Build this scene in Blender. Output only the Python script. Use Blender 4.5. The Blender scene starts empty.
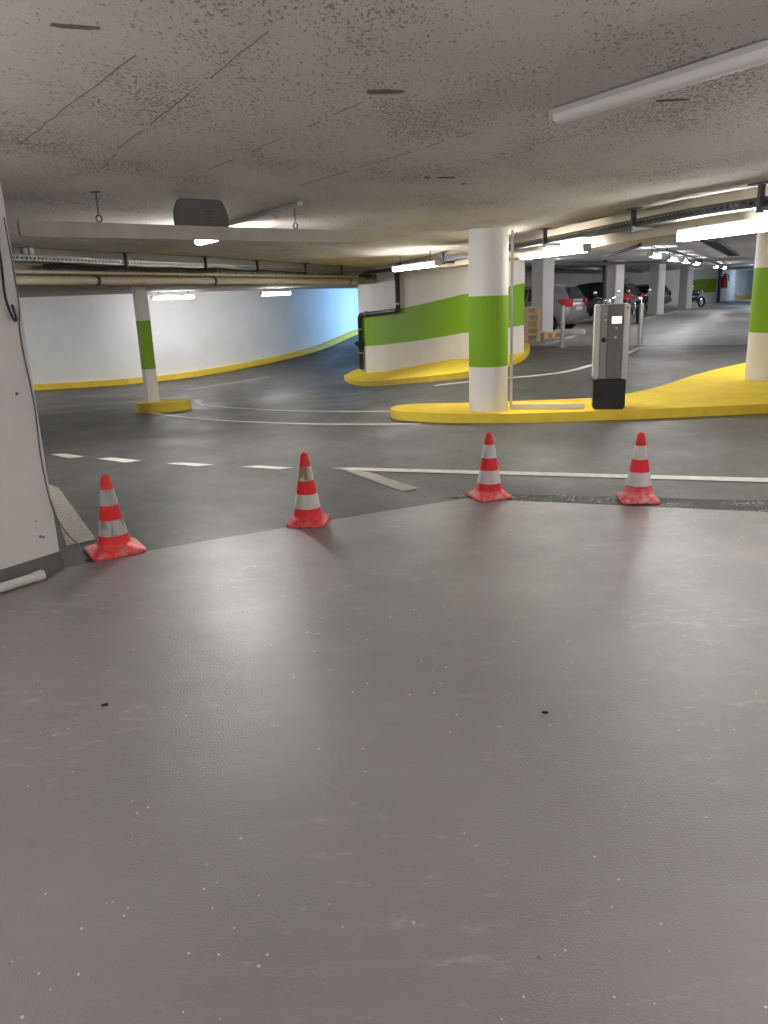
import bpy, bmesh, math, random
from mathutils import Vector, Matrix
random.seed(7)
C = bpy.context.scene.collection
PI = math.pi

# ------------------------------------------------------------------ helpers
def tag(o, label=None, cat=None, group=None, kind=None):
    if label: o['label'] = label
    if cat: o['category'] = cat
    if group: o['group'] = group
    if kind: o['kind'] = kind
    return o

def empty(name, loc, rz=0.0):
    o = bpy.data.objects.new(name, None); C.objects.link(o)
    o.location = loc; o.rotation_euler = (0, 0, rz); o.empty_display_size = .1
    return o

def copy_tree(o, parent=None):
    c = o.copy(); C.objects.link(c)
    if parent: c.parent = parent
    for ch in list(o.children): copy_tree(ch, c)
    return c

def cr(pts, n=6):
    """Catmull-Rom through points"""
    P = [Vector(p) for p in pts]; out = []
    for i in range(len(P) - 1):
        a = P[i-1] if i else P[i]*2 - P[i+1]
        b, c = P[i], P[i+1]
        d = P[i+2] if i+2 < len(P) else P[i+1]*2 - P[i]
        for k in range(n):
            t = k/n
            out.append(.5*((2*b) + (c-a)*t + (2*a-5*b+4*c-d)*t*t + (3*b-a-3*c+d)*t**3))
    out.append(P[-1]); return out

class MB:
    def __init__(s): s.v = []; s.f = []; s.mi = []; s.m = 0
    def add(s, vs, fs):
        n = len(s.v); s.v += [Vector(v) for v in vs]
        s.f += [tuple(i+n for i in f) for f in fs]; s.mi += [s.m]*len(fs); return s
    def box(s, c, size, rz=0.0, M=None):
        x, y, z = [a/2 for a in size]
        R = M if M is not None else Matrix.Rotation(rz, 3, 'Z'); c = Vector(c)
        vs = [c + R @ Vector((i*x, j*y, k*z)) for k in (-1, 1) for j in (-1, 1) for i in (-1, 1)]
        return s.add(vs, [(0,2,3,1),(4,5,7,6),(0,1,5,4),(2,6,7,3),(0,4,6,2),(1,3,7,5)])
    def bar(s, a, b, w, h, up=(0,0,1)):
        a, b = Vector(a), Vector(b); d = (b-a); L = d.length; d.normalize()
        u = Vector(up); sd = d.cross(u)
        if sd.length < 1e-4: sd = d.cross(Vector((1,0,0)))
        sd.normalize(); u = sd.cross(d)
        M = Matrix((d, sd, u)).transposed()
        return s.box((a+b)/2, (L, w, h), M=M)
    def tube(s, pts, r, n=10, caps=True):
        P = [Vector(p) for p in pts]; rings = []
        prev = None
        for i, p in enumerate(P):
            t = (P[min(i+1, len(P)-1)] - P[max(i-1, 0)]).normalized()
            if prev is None:
                u = t.cross(Vector((0,0,1)))
                if u.length < 1e-3: u = t.cross(Vector((1,0,0)))
            else:
                u = prev - t*prev.dot(t)
            u.normalize(); prev = u.copy(); w = t.cross(u)
            rr = r[i] if isinstance(r, (list, tuple)) else r
            rings.append([p + (u*math.cos(2*PI*k/n) + w*math.sin(2*PI*k/n))*rr for k in range(n)])
        vs = [v for R in rings for v in R]; fs = []
        for i in range(len(P)-1):
            for k in range(n):
                a, b = i*n+k, i*n+(k+1) % n
                fs.append((a, b, b+n, a+n))
        if caps:
            fs.append(tuple(range(n-1, -1, -1))); fs.append(tuple((len(P)-1)*n+k for k in range(n)))
        return s.add(vs, fs)
    def rings(s, R, caps=True):
        n = len(R[0]); vs = [v for r in R for v in r]; fs = []
        for i in range(len(R)-1):
            for k in range(n):
                a, b = i*n+k, i*n+(k+1) % n
                fs.append((a, b, b+n, a+n))
        if caps:
            fs.append(tuple(range(n-1, -1, -1))); fs.append(tuple((len(R)-1)*n+k for k in range(n)))
        return s.add(vs, fs)
    def lathe(s, prof, n=32, c=(0,0,0), axis='Z', caps=True):
        c = Vector(c); R = []
        for r, z in prof:
            ring = []
            for k in range(n):
                a = 2*PI*k/n
                if axis == 'Z': v = Vector((r*math.cos(a), r*math.sin(a), z))
                elif axis == 'Y': v = Vector((r*math.cos(a), -z, r*math.sin(a)))
                else: v = Vector((z, r*math.cos(a), r*math.sin(a)))
                ring.append(c+v)
            R.append(ring)
        return s.rings(R, caps)
    def prism(s, poly, z0, z1):
        n = len(poly)
        f0 = z0 if callable(z0) else (lambda x, y: z0)
        f1 = z1 if callable(z1) else (lambda x, y: z1)
        vs = [(p[0], p[1], f0(p[0], p[1])) for p in poly] + [(p[0], p[1], f1(p[0], p[1])) for p in poly]
        fs = [tuple(range(n-1, -1, -1)), tuple(range(n, 2*n))]
        fs += [(i, (i+1) % n, n+(i+1) % n, n+i) for i in range(n)]
        return s.add(vs, fs)
    def ball(s, c, r, n=12, sc=(1,1,1)):
        prof = []
        m = n//2
        R = []
        for i in range(m+1):
            a = -PI/2 + PI*i/m
            rr = max(math.cos(a), .02); z = math.sin(a)
            R.append([Vector(c)+Vector((rr*math.cos(2*PI*k/n)*r*sc[0], rr*math.sin(2*PI*k/n)*r*sc[1], z*r*sc[2])) for k in range(n)])
        return s.rings(R)
    def build(s, name, mats, parent=None, origin=None, smooth=True, bevel=0.0, angle=35, weld=0.0):
        me = bpy.data.meshes.new(name)
        o3 = Vector(origin) if origin is not None else Vector((0,0,0))
        me.from_pydata([tuple(v-o3) for v in s.v], [], s.f)
        if not isinstance(mats, (list, tuple)): mats = [mats]
        for m in mats: me.materials.append(m)
        me.polygons.foreach_set('material_index', s.mi)
        bm = bmesh.new(); bm.from_mesh(me)
        if weld: bmesh.ops.remove_doubles(bm, verts=bm.verts, dist=weld)
        bmesh.ops.recalc_face_normals(bm, faces=bm.faces)
        if bevel > 0:
            es = [e for e in bm.edges if len(e.link_faces) == 2 and e.calc_face_angle(0) > math.radians(40)]
            bmesh.ops.bevel(bm, geom=es, offset=bevel, segments=2, affect='EDGES', clamp_overlap=True)
        for f in bm.faces: f.smooth = smooth
        for e in bm.edges:
            if len(e.link_faces) == 2 and e.calc_face_angle(0) > math.radians(angle): e.smooth = False
        bm.to_mesh(me); bm.free()
        o = bpy.data.objects.new(name, me); C.objects.link(o)
        if origin is not None: o.location = o3
        if parent is not None: o.parent = parent
        return o

# ------------------------------------------------------------------ materials
def mat(name, col, rough=.6, metal=0.0, var=0.0, vscale=6.0, bump=0.0, bscale=60.0, spec=.5, emit=None, estr=0.0, coat=0.0):
    m = bpy.data.materials.new(name); m.use_nodes = True
    nt = m.node_tree; b = nt.nodes['Principled BSDF']
    b.inputs['Base Color'].default_value = (*col, 1); b.inputs['Roughness'].default_value = rough
    b.inputs['Metallic'].default_value = metal; b.inputs['Specular IOR Level'].default_value = spec
    b.inputs['Coat Weight'].default_value = coat
    tc = nt.nodes.new('ShaderNodeTexCoord')
    if var:
        n = nt.nodes.new('ShaderNodeTexNoise'); n.inputs['Scale'].default_value = vscale; n.inputs['Detail'].default_value = 6
        nt.links.new(tc.outputs['Object'], n.inputs['Vector'])
        r = nt.nodes.new('ShaderNodeValToRGB')
        r.color_ramp.elements[0].position = .3; r.color_ramp.elements[1].position = .7
        r.color_ramp.elements[0].color = (*[c*(1-var) for c in col], 1)
        r.color_ramp.elements[1].color = (*[min(1, c*(1+var*.6)) for c in col], 1)
        nt.links.new(n.outputs['Fac'], r.inputs['Fac']); nt.links.new(r.outputs['Color'], b.inputs['Base Color'])
    if bump:
        n2 = nt.nodes.new('ShaderNodeTexNoise'); n2.inputs['Scale'].default_value = bscale; n2.inputs['Detail'].default_value = 4
        nt.links.new(tc.outputs['Object'], n2.inputs['Vector'])
        bp = nt.nodes.new('ShaderNodeBump'); bp.inputs['Strength'].default_value = bump; bp.inputs['Distance'].default_value = .01
        nt.links.new(n2.outputs['Fac'], bp.inputs['Height']); nt.links.new(bp.outputs['Normal'], b.inputs['Normal'])
    if emit:
        b.inputs['Emission Color'].default_value = (*emit, 1); b.inputs['Emission Strength'].default_value = estr
    return m

class NT:
    """small node builder"""
    def __init__(s, m): s.nt = m.node_tree; s.b = s.nt.nodes['Principled BSDF']; s.tc = s.N('TexCoord')
    def N(s, t, **kw):
        n = s.nt.nodes.new('ShaderNode'+t)
        for k, v in kw.items(): setattr(n, k, v)
        return n
    def L(s, a, b): s.nt.links.new(a, b)
    def mapping(s, scale=(1,1,1), rot=(0,0,0), loc=(0,0,0)):
        n = s.N('Mapping'); n.inputs['Scale'].default_value = scale; n.inputs['Rotation'].default_value = rot; n.inputs['Location'].default_value = loc
        s.L(s.tc.outputs['Object'], n.inputs['Vector']); return n.outputs['Vector']
    def noise(s, vec, scale, detail=4, rough=.5):
        n = s.N('TexNoise'); n.inputs['Scale'].default_value = scale; n.inputs['Detail'].default_value = detail; n.inputs['Roughness'].default_value = rough
        s.L(vec, n.inputs['Vector']); return n.outputs['Fac']
    def voro(s, vec, scale):
        n = s.N('TexVoronoi'); n.inputs['Scale'].default_value = scale
        s.L(vec, n.inputs['Vector']); return n
    def ramp(s, fac, stops):
        n = s.N('ValToRGB'); e = n.color_ramp.elements
        while len(e) < len(stops): e.new(.5)
        for i, (p, c) in enumerate(stops):
            e[i].position = p; e[i].color = (c, c, c, 1) if not isinstance(c, tuple) else (*c, 1)
        s.L(fac, n.inputs['Fac']); return n.outputs['Color']
    def math(s, op, a, b=None):
        n = s.N('Math', operation=op)
        for i, v in enumerate((a, b)):
            if v is None: continue
            if isinstance(v, (int, float)): n.inputs[i].default_value = v
            else: s.L(v, n.inputs[i])
        return n.outputs[0]
    def mix(s, fac, a, b):
        n = s.N('Mix', data_type='RGBA')
        for sock, v in ((n.inputs[0], fac), (n.inputs[6], a), (n.inputs[7], b)):
            if isinstance(v, tuple): sock.default_value = (*v, 1)
            elif isinstance(v, (int, float)): sock.default_value = v
            else: s.L(v, sock)
        return n.outputs[2]
    def bump(s, h, strength, dist=.01, base=None):
        n = s.N('Bump'); n.inputs['Strength'].default_value = strength; n.inputs['Distance'].default_value = dist
        s.L(h, n.inputs['Height'])
        if base is not None: s.L(base, n.inputs['Normal'])
        return n.outputs['Normal']

def m_epoxy():
    m = mat('grey_epoxy', (.2,.19,.19)); k = NT(m); v = k.mapping()
    big = k.noise(v, .7, 5, .55)
    col = k.ramp(big, [(.3, (.188,.174,.180)), (.7, (.243,.228,.234))])
    st = k.mapping((1.0, 7.0, 1), (0, 0, .55))
    stn = k.noise(st, 1.6, 6, .6)
    col = k.mix(k.math('MULTIPLY', k.ramp(stn, [(.52, 0.0), (.75, 1.0)]), .16), col, (.36,.345,.335))
    vo = k.voro(v, 9.0); big2 = k.noise(v, 2.3, 2)
    sp = k.math('MULTIPLY', k.ramp(vo.outputs['Distance'], [(.035, 1.0), (.055, 0.0)]), k.ramp(vo.outputs['Color'], [(.72, 0.0), (.76, 1.0)]))
    col = k.mix(k.math('MULTIPLY', sp, .75), col, (.62,.58,.52))
    v2 = k.voro(k.mapping((1,1,1), (0,0,1), (3.1,7.7,0)), 6.0)
    dk = k.math('MULTIPLY', k.ramp(v2.outputs['Distance'], [(.03, 1.0), (.05, 0.0)]), k.ramp(v2.outputs['Color'], [(.7, 0.0), (.74, 1.0)]))
    col = k.mix(k.math('MULTIPLY', dk, .7), col, (.05,.045,.04))
    du = k.noise(k.mapping((1.0, 2.6, 1), (0, 0, .35), (2,5,0)), 7, 6, .7); ar = k.noise(v, .9, 3)
    dust = k.ramp(k.math('ADD', du, k.math('MULTIPLY', k.math('SUBTRACT', ar, .5), .55)), [(.60, 0.0), (.74, 1.0)])
    col = k.mix(k.math('MULTIPLY', dust, .38), col, (.45,.425,.40))
    k.L(col, k.b.inputs['Base Color'])
    rg = k.ramp(k.noise(v, 1.9, 6, .65), [(.34, .28), (.66, .45)])
    k.L(rg, k.b.inputs['Roughness']); k.b.inputs['Specular IOR Level'].default_value = .6
    h1 = k.noise(v, 150, 3); h2 = k.noise(v, 9, 4)
    n1 = k.bump(h2, .12, .02); n2 = k.bump(h1, .5, .006, n1)
    k.L(n2, k.b.inputs['Normal'])
    k.b.inputs['Coat Weight'].default_value = .32; k.b.inputs['Coat Roughness'].default_value = .2
    n3 = k.bump(k.noise(v, 75, 3, .6), .42, .006, n1); k.L(n3, k.b.inputs['Coat Normal']); return m

def m_asphalt():
    m = mat('dark_asphalt', (.08,.078,.075)); k = NT(m); v = k.mapping()
    big = k.noise(v, .45, 6, .6)
    col = k.ramp(big, [(.3, (.060,.057,.057)), (.7, (.112,.106,.103))])
    fine = k.noise(v, 60, 4, .7)
    col = k.mix(.35, col, k.ramp(fine, [(.3, (.035,.033,.032)), (.7, (.15,.143,.137))]))
    mo = k.noise(k.mapping((1,1,1), (0,0,.4), (9,3,0)), 3.2, 7, .72)
    col = k.mix(k.math('MULTIPLY', k.ramp(mo, [(.48, 0.0), (.70, 1.0)]), .45), col, (.17,.162,.155))
    col = k.mix(k.math('MULTIPLY', k.ramp(mo, [(.30, 1.0), (.46, 0.0)]), .4), col, (.045,.043,.042))
    vo = k.voro(v, 3.5)
    dr = k.math('MULTIPLY', k.ramp(vo.outputs['Distance'], [(.025, 1.0), (.045, 0.0)]), k.ramp(vo.outputs['Color'], [(.7, 0.0), (.74, 1.0)]))
    col = k.mix(k.math('MULTIPLY', dr, .6), col, (.02,.02,.02))
    k.L(col, k.b.inputs['Base Color'])
    k.L(k.ramp(k.noise(v, .9, 5), [(.3, .38), (.7, .62)]), k.b.inputs['Roughness'])
    n1 = k.bump(fine, .35, .006); k.L(n1, k.b.inputs['Normal']); return m

def m_ceiling():
    m = mat('pitted_concrete', (.5,.46,.42), .85); k = NT(m)
    v = k.mapping(); st = k.mapping((1.0, .42, 1), (0, 0, -.55))
    base = k.ramp(k.noise(v, 1.0, 6, .6), [(.3, (.66,.615,.56)), (.7, (.76,.71,.655))])
    fine = k.noise(st, 85, 3, .6)
    patch = k.noise(k.mapping((1.0, .5, 1), (0, 0, -.55)), 1.7, 5, .6)
    thr = k.math('ADD', fine, k.math('MULTIPLY', k.math('SUBTRACT', patch, .5), .52))
    pits = k.ramp(thr, [(.575, 0.0), (.63, 1.0)])
    fine2 = k.noise(k.mapping((1,1,1), (0,0,.3), (5,2,0)), 150, 2, .5)
    pits2 = k.ramp(k.math('ADD', fine2, k.math('MULTIPLY', k.math('SUBTRACT', patch, .5), .25)), [(.61, 0.0), (.67, 1.0)])
    pit = k.math('MAXIMUM', pits, k.math('MULTIPLY', pits2, .7))
    col = k.mix(k.math('MULTIPLY', pit, .66), base, (.15,.13,.11))
    k.L(col, k.b.inputs['Base Color'])
    h = k.math('SUBTRACT', k.math('MULTIPLY', k.noise(v, 25, 4), .4), pit)
    k.L(k.bump(h, .5, .008), k.b.inputs['Normal']); return m

def m_drain():
    m = mat('broken_asphalt', (.05,.05,.05)); k = NT(m); v = k.mapping()
    n = k.noise(v, 38, 5, .75)
    patch = k.noise(k.mapping((1, 3, 1)), 2.2, 3)
    w = k.ramp(k.math('ADD', n, k.math('MULTIPLY', k.math('SUBTRACT', patch, .5), .5)), [(.55, 0.0), (.66, 1.0)])
    k.L(k.mix(w, (.014,.0135,.013), (.46,.45,.44)), k.b.inputs['Base Color'])
    k.b.inputs['Roughness'].default_value = .45
    k.L(k.bump(n, .9, .02), k.b.inputs['Normal']); return m

M = {}
M['epoxy'] = m_epoxy(); M['asphalt'] = m_asphalt(); M['ceil'] = m_ceiling(); M['drain'] = m_drain()
M['deck'] = mat('deck_concrete', (.30,.29,.285), .45, var=.18, vscale=1.2, bump=.15, bscale=40)
M['white'] = mat('white_paint', (.76,.745,.725), .7, var=.05, vscale=2, bump=.08, bscale=30)
M['whiteb'] = mat('white_wall_paint', (.74,.74,.74), .6, var=.06, vscale=1.2, bump=.1, bscale=14)
M['pier'] = mat('pier_paint', (.72,.69,.67), .6, var=.06, vscale=3, bump=.12, bscale=20)
M['green'] = mat('green_paint', (.205,.40,.010), .7, var=.05, vscale=2, bump=.05)
M['yellow'] = mat('yellow_paint', (.80,.58,.05), .5, var=.10, vscale=5, bump=.12, bscale=25)
M['yellowtop'] = mat('yellow_paint_top', (.86,.63,.055), .8, var=.08, vscale=3, bump=.1, bscale=30, spec=.2)
M['cream'] = mat('cream_paint', (.62,.55,.42), .6, var=.1, vscale=3, bump=.1)
M['soffit'] = mat('smooth_soffit', (.60,.58,.54), .8, var=.08, vscale=1.5, bump=.1)
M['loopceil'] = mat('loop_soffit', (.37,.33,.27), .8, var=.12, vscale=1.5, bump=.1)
M['deckceil'] = mat('deck_soffit', (.62,.61,.60), .8, var=.08, vscale=1.0, bump=.08)
M['skirt'] = mat('grey_skirting_paint', (.15,.15,.145), .55, var=.15, vscale=5, bump=.1)
M['line'] = mat('road_line_paint', (.66,.63,.57), .6, var=.18, vscale=14, bump=.1)
M['wornline'] = mat('worn_line_paint', (.40,.375,.33), .7, var=.25, vscale=22, bump=.15)
M['galv'] = mat('galvanised_steel', (.40,.40,.39), .4, .8, var=.15, vscale=20)
M['darksteel'] = mat('dark_steel', (.10,.105,.11), .5, .5)
M['blackp'] = mat('black_plastic', (.015,.015,.016), .4)
M['blackrub'] = mat('black_rubber', (.02,.02,.02), .8)
M['bargrey'] = mat('height_bar_paint', (.52,.485,.44), .65, var=.12, vscale=6, bump=.08)
M['signgrey'] = mat('sign_back_grey', (.115,.112,.105), .55)
M['signink'] = mat('sign_back_ink', (.06,.058,.055), .6)
M['lamphouse'] = mat('lamp_housing_white', (.62,.61,.59), .5)
M['diffoff'] = mat('lamp_cover_unlit', (.86,.84,.82), .45)
M['tubelit'] = mat('lamp_cover_lit', (.8,.8,.8), .5, emit=(1.0,.97,.93), estr=60)
M['fillbare'] = mat('bare_fill_tube', (.8,.8,.8), .5, emit=(1.0,.98,.965), estr=60)  # glow of the added pendant fill tubes
M['tubemain'] = mat('lamp_cover_lit_near', (.8,.8,.8), .5, emit=(1.0,.98,.96), estr=265)
M['tubelit2'] = mat('lamp_cover_lit_wall', (.8,.8,.8), .5, emit=(.99,.985,1.0), estr=135)
M['tubedeck'] = mat('lamp_cover_deck', (.8,.8,.8), .5, emit=(.97,.97,1.0), estr=42)
M['fillaisle'] = mat('fill_cover_aisle', (.8,.8,.8), .5, emit=(.98,.98,1.0), estr=100)  # glow of the unseen lamps added over the aisle
M['fillbay'] = mat('fill_cover_bay', (.8,.8,.8), .5, emit=(.98,.98,1.0), estr=190)  # strong glow for hidden lamps added in loop and bays
M['tubecool'] = mat('lamp_cover_cool', (.8,.8,.8), .5, emit=(.6,.78,1.0), estr=70)
M['alu'] = mat('brushed_aluminium', (.50,.49,.475), .45, .35)
M['tmid'] = mat('machine_grey', (.21,.205,.20), .45)
M['tdark'] = mat('machine_dark_grey', (.115,.112,.108), .45)
M['screen'] = mat('machine_screen', (.9,.8,.8), .3, emit=(1.0,.86,.86), estr=1.6)
M['screenred'] = mat('machine_screen_border', (.55,.10,.10), .4, emit=(.9,.1,.1), estr=.25)
M['wood'] = mat('pallet_wood', (.78,.60,.41), .75, var=.2, vscale=9, bump=.15)
M['chrome'] = mat('chrome', (.75,.75,.76), .12, 1.0)
M['steelpost'] = mat('bollard_steel', (.48,.48,.47), .35, .75)
M['glass'] = mat('car_glass', (.02,.025,.025), .08, spec=.8)
M['tail'] = mat('tail_lamp_red', (.55,.012,.02), .2, coat=.5)
M['plate'] = mat('plate_white', (.7,.7,.68), .4)
M['silver'] = mat('silver_car_paint', (.36,.36,.38), .3, .5, coat=.6)
M['blackcar'] = mat('black_car_paint', (.012,.012,.014), .2, .1, coat=.8)
M['greycar'] = mat('grey_car_paint', (.20,.21,.22), .3, .4, coat=.6)
M['tyre'] = mat('tyre_rubber', (.018,.018,.018), .8)
M['alloy'] = mat('alloy_wheel', (.45,.45,.46), .3, .8)
M['red'] = mat('extinguisher_red', (.50,.02,.02), .35)
M['pvc'] = mat('white_pvc', (.66,.63,.60), .4)
M['spall'] = mat('spalled_concrete', (.20,.165,.12), .95, var=.3, vscale=40, bump=.5, bscale=50)
M['seam'] = mat('seam_dark_concrete', (.22,.195,.17), .95)  # dark concrete colour of the formwork seams
M['flake'] = mat('pale_flakes', (.62,.58,.50), .8)
M['leafm'] = mat('dark_debris', (.035,.03,.025), .9)

# ------------------------------------------------------------------ ground heights
def ss(t):
    t = max(0., min(1., t)); return t*t*(3-2*t)
def hf(x, y):
    wl = 1 - ss((x+.8)/3.0)
    zl = -.45*ss((y-9.5)/10) + .75*ss((y-20)/9)
    zr = .22*ss((y-10.5)/7)
    return wl*zl + (1-wl)*zr

# ------------------------------------------------------------------ camera (0,0,1.6), pitched down, slightly rolled
Fpx = 769.0
d = Vector((104, 2738, 769)).normalized()           # direction of plumb line in camera axes (x right, y down, z forward)
ez = Vector((0,0,1)); yw = (ez - d*ez.dot(d)).normalized(); xw = d.cross(yw)
right = Vector((xw.x, yw.x, -d.x)); down = Vector((xw.y, yw.y, -d.y)); fwd = Vector((xw.z, yw.z, -d.z))
R3 = Matrix((right, -down, -fwd)).transposed()
cd = bpy.data.cameras.new('camera'); cam = bpy.data.objects.new('camera', cd); C.objects.link(cam)
cam.matrix_world = Matrix.Translation((0,0,1.6)) @ R3.to_4x4()
cd.sensor_fit = 'VERTICAL'; cd.sensor_height = 24.0; cd.lens = 24.0*Fpx/1024; cd.clip_end = 300; cd.clip_start = .02
bpy.context.scene.camera = cam

def struct(o, label=None, cat=None):
    return tag(o, label, cat, kind='structure')

# ------------------------------------------------------------------ floors
mb = MB(); dx = .25; nx, ny = int(26/dx), int(36/dx); x0, y0 = -16.0, 2.0
vs = [(x0+i*dx, y0+j*dx, hf(x0+i*dx, y0+j*dx)) for j in range(ny+1) for i in range(nx+1)]
fs = [(j*(nx+1)+i, j*(nx+1)+i+1, (j+1)*(nx+1)+i+1, (j+1)*(nx+1)+i) for j in range(ny) for i in range(nx)]
mb.add(vs, fs); road = mb.build('road', M['asphalt'])
struct(road, 'dark grey asphalt lane curving round the yellow islands', 'road')

mb = MB()
ep = [(-2.06,4.63),(-1.62,4.93),(-.41,5.51),(.66,6.0),(2.76,5.29),(6.5,4.2),(9,3.4),(9,-7),(-9,-7),(-9,0),(-6.4,-1.2),(-4.5,1.8)]
mb.prism(ep, -.05, .006)
struct(mb.build('floor', M['epoxy'], smooth=False), 'smooth grey coated floor filling the front of the garage', 'floor')

mb = MB()
mb.prism([(3.7,20.45),(4.05,20.15),(6.3,18.8),(7.95,18.15),(12,16.6),(20,14),(60,62),(60,82),(20,82),(-3,40),(-2,34),(3.2,33.5)], -.2, .226)
struct(mb.build('floor_deck', M['deck'], smooth=False), 'pale concrete floor of the parking aisle beyond the bollards', 'floor')

def ribbon(mb, pts, w, off=.006, n=8):
    P = cr([(p[0], p[1], 0) for p in pts], n) if len(pts) > 2 else [Vector((pts[0][0]+(pts[1][0]-pts[0][0])*i/n, pts[0][1]+(pts[1][1]-pts[0][1])*i/n, 0)) for i in range(n+1)]
    vs, fs = [], []
    for i, p in enumerate(P):
        t = (P[min(i+1, len(P)-1)] - P[max(i-1, 0)]).normalized(); s = Vector((-t.y, t.x, 0))*w/2
        for q in (p-s, p+s): vs.append((q.x, q.y, hf(q.x, q.y)+off))
        if i: fs.append((2*i-2, 2*i-1, 2*i+1, 2*i))
    mb.add(vs, fs)
def marking(name, pts, w, m='line', off=.006):
    k = MB(); ribbon(k, pts, w, off); return k.build(name, M[m], road, smooth=False)
def quadmark(name, pts, m='line'):
    k = MB(); k.add([(x, y, hf(x, y)+.006) for x, y in pts], [tuple(range(len(pts)))]); return k.build(name, M[m], road, smooth=False)
quadmark('dash_marking', [(-3.77,8.63),(-3.60,8.66),(-3.31,8.43),(-3.43,8.34)])
quadmark('dash_marking', [(-3.11,8.28),(-2.96,8.31),(-2.57,8.08),(-2.72,8.0)])
quadmark('dash_marking', [(-2.25,7.87),(-2.07,7.89),(-1.72,7.72),(-1.89,7.66)])
quadmark('dash_marking', [(-1.42,7.57),(-1.25,7.59),(-.88,7.43),(-1.02,7.37)])
quadmark('line_marking', [(-.51,7.34),(-.29,7.33),(3.24,6.29),(5.6,5.62),(5.5,5.48),(3.19,6.15),(-.30,7.20)])
quadmark('line_marking', [(-.42,7.31),(-.30,7.20),(-.13,7.10),(.31,6.39),(.16,6.30)], 'wornline')
quadmark('line_marking', [(-3.2,7.15),(-2.99,6.92),(-2.06,5.25),(-2.22,5.12)], 'wornline')
marking('lane_line', [(-3.75,15.9),(-3.57,15.17),(-3.15,13.9),(-1.84,12.32),(-.75,11.6),(.2,11.15)], .11)
marking('lane_line', [(-3.72,12.5),(-3.0,11.6),(-2.2,10.87),(-1.08,10.24),(-.3,9.98),(.51,9.8)], .10)
marking('lane_line', [(1.0,13.95),(1.63,13.78),(2.31,13.85),(3.33,14.25),(4.15,15.1),(5.3,16.7),(6.19,18.4)], .13, off=.008)
marking('lane_line', [(-4.76,19.0),(-4.04,20.1),(-3.0,21.2)], .12, 'wornline')
k = MB()
P = [(4.3,20.3),(7.13,26.38),(11.2,33.6),(19.05,48.14),(24.84,58.2)]
for a, b in zip(P[:-1], P[1:]): k.bar((a[0], a[1], .228), (b[0], b[1], .228), .16, .006)
k.build('bay_line', M['line'], road, smooth=False)

k = MB(); k.prism([(.52,6.05),(.74,6.17),(2.90,5.60),(7,4.40),(7,4.06),(2.76,5.30),(.66,6.01)], -.04, .004)
struct(k.build('drain_channel', M['drain'], smooth=False), 'dark broken strip of drain along the edge of the grey floor', 'drain')

# raised yellow islands
def island(name, poly, h, label, n=5):
    P = cr([(p[0], p[1], 0) for p in poly] + [(poly[0][0], poly[0][1], 0)], n)[:-1]
    bm = bmesh.new(); vv = [bm.verts.new((p.x, p.y, 0)) for p in P]
    f = bm.faces.new(vv); bmesh.ops.triangulate(bm, faces=[f])
    bmesh.ops.subdivide_edges(bm, edges=[e for e in bm.edges if not e.is_boundary], cuts=3, use_grid_fill=True)
    bmesh.ops.triangulate(bm, faces=bm.faces)
    for v in bm.verts: v.co.z = hf(v.co.x, v.co.y) + h
    b = [e for e in bm.edges if e.is_boundary]
    for fc in bm.faces: fc.material_index = 0
    ret = bmesh.ops.extrude_edge_only(bm, edges=b)
    nv = [g for g in ret['geom'] if isinstance(g, bmesh.types.BMVert)]
    cen = Vector((sum(v.co.x for v in nv)/len(nv), sum(v.co.y for v in nv)/len(nv), 0))
    for v in nv:
        v.co.z = hf(v.co.x, v.co.y) - .02
    for g in ret['geom']:
        if isinstance(g, bmesh.types.BMFace): g.material_index = 1
    bmesh.ops.recalc_face_normals(bm, faces=bm.faces)
    for fc in bm.faces:
        fc.smooth = True
    for e in bm.edges:
        if len(e.link_faces) == 2 and e.calc_face_angle(0) > .6: e.smooth = False
    me = bpy.data.meshes.new(name); bm.to_mesh(me); bm.free()
    me.materials.append(M['yellowtop']); me.materials.append(M['yellow'])
    o = bpy.data.objects.new(name, me); C.objects.link(o)
    return tag(o, label, 'kerb island', kind='structure')
island('traffic_island', [(.14,10.6),(.2,10.3),(.45,10.08),(.89,9.82),(1.75,9.6),(2.76,9.56),(3.77,9.57),(4.9,9.65),(6.5,10.0),(8.5,10.8),(9,12.5),(8.4,14.6),(7.5,14.5),(6.68,13.95),(5.29,12.80),(3.97,11.40),(2.94,10.78),(1.26,10.82),(.55,10.98),(.25,10.88)], .12,
       'long yellow raised island carrying the ticket machine')
wallpts = [(-.46,20.70),(.12,19.2),(.92,17.5),(1.75,16.35),(2.5,16.25),(3.13,16.80)]
island('traffic_island', [(-.90,20.1),(-.75,19.2),(-.30,17.6),(.30,15.9),(.94,14.75),(1.66,14.35),(2.33,14.95),(3.1,16.5),(3.75,19.4),(3.6,20.6),(3.0,18.5),(2.0,18.0),(.9,19.2),(.0,21.2),(-.6,21.2)], .11,
       'yellow kerb island along the foot of the green striped wall', 4)
island('traffic_island', [(-3.70+.46*math.cos(a), 13.2+.60*math.sin(a)) for a in [2*PI*i/12 for i in range(12)]], .15,
       'small round yellow plinth under the slim leaning post', 3)

# ------------------------------------------------------------------ walls
def wall_strip(name, pts, zrows, mats, thick=None, label=None, zfun=None):
    """pts: plan polyline; zrows(i) -> list of heights for point i, one material index per row"""
    k = MB()
    rows = [zrows(i) for i in range(len(pts))]
    nr = len(rows[0])
    for r in range(nr-1):
        k.m = mats[r]
        for i in range(len(pts)-1):
            a, b = pts[i], pts[i+1]
            k.add([(a[0],a[1],rows[i][r]),(b[0],b[1],rows[i+1][r]),(b[0],b[1],rows[i+1][r+1]),(a[0],a[1],rows[i][r+1])], [(0,1,2,3)])
    return k

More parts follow.
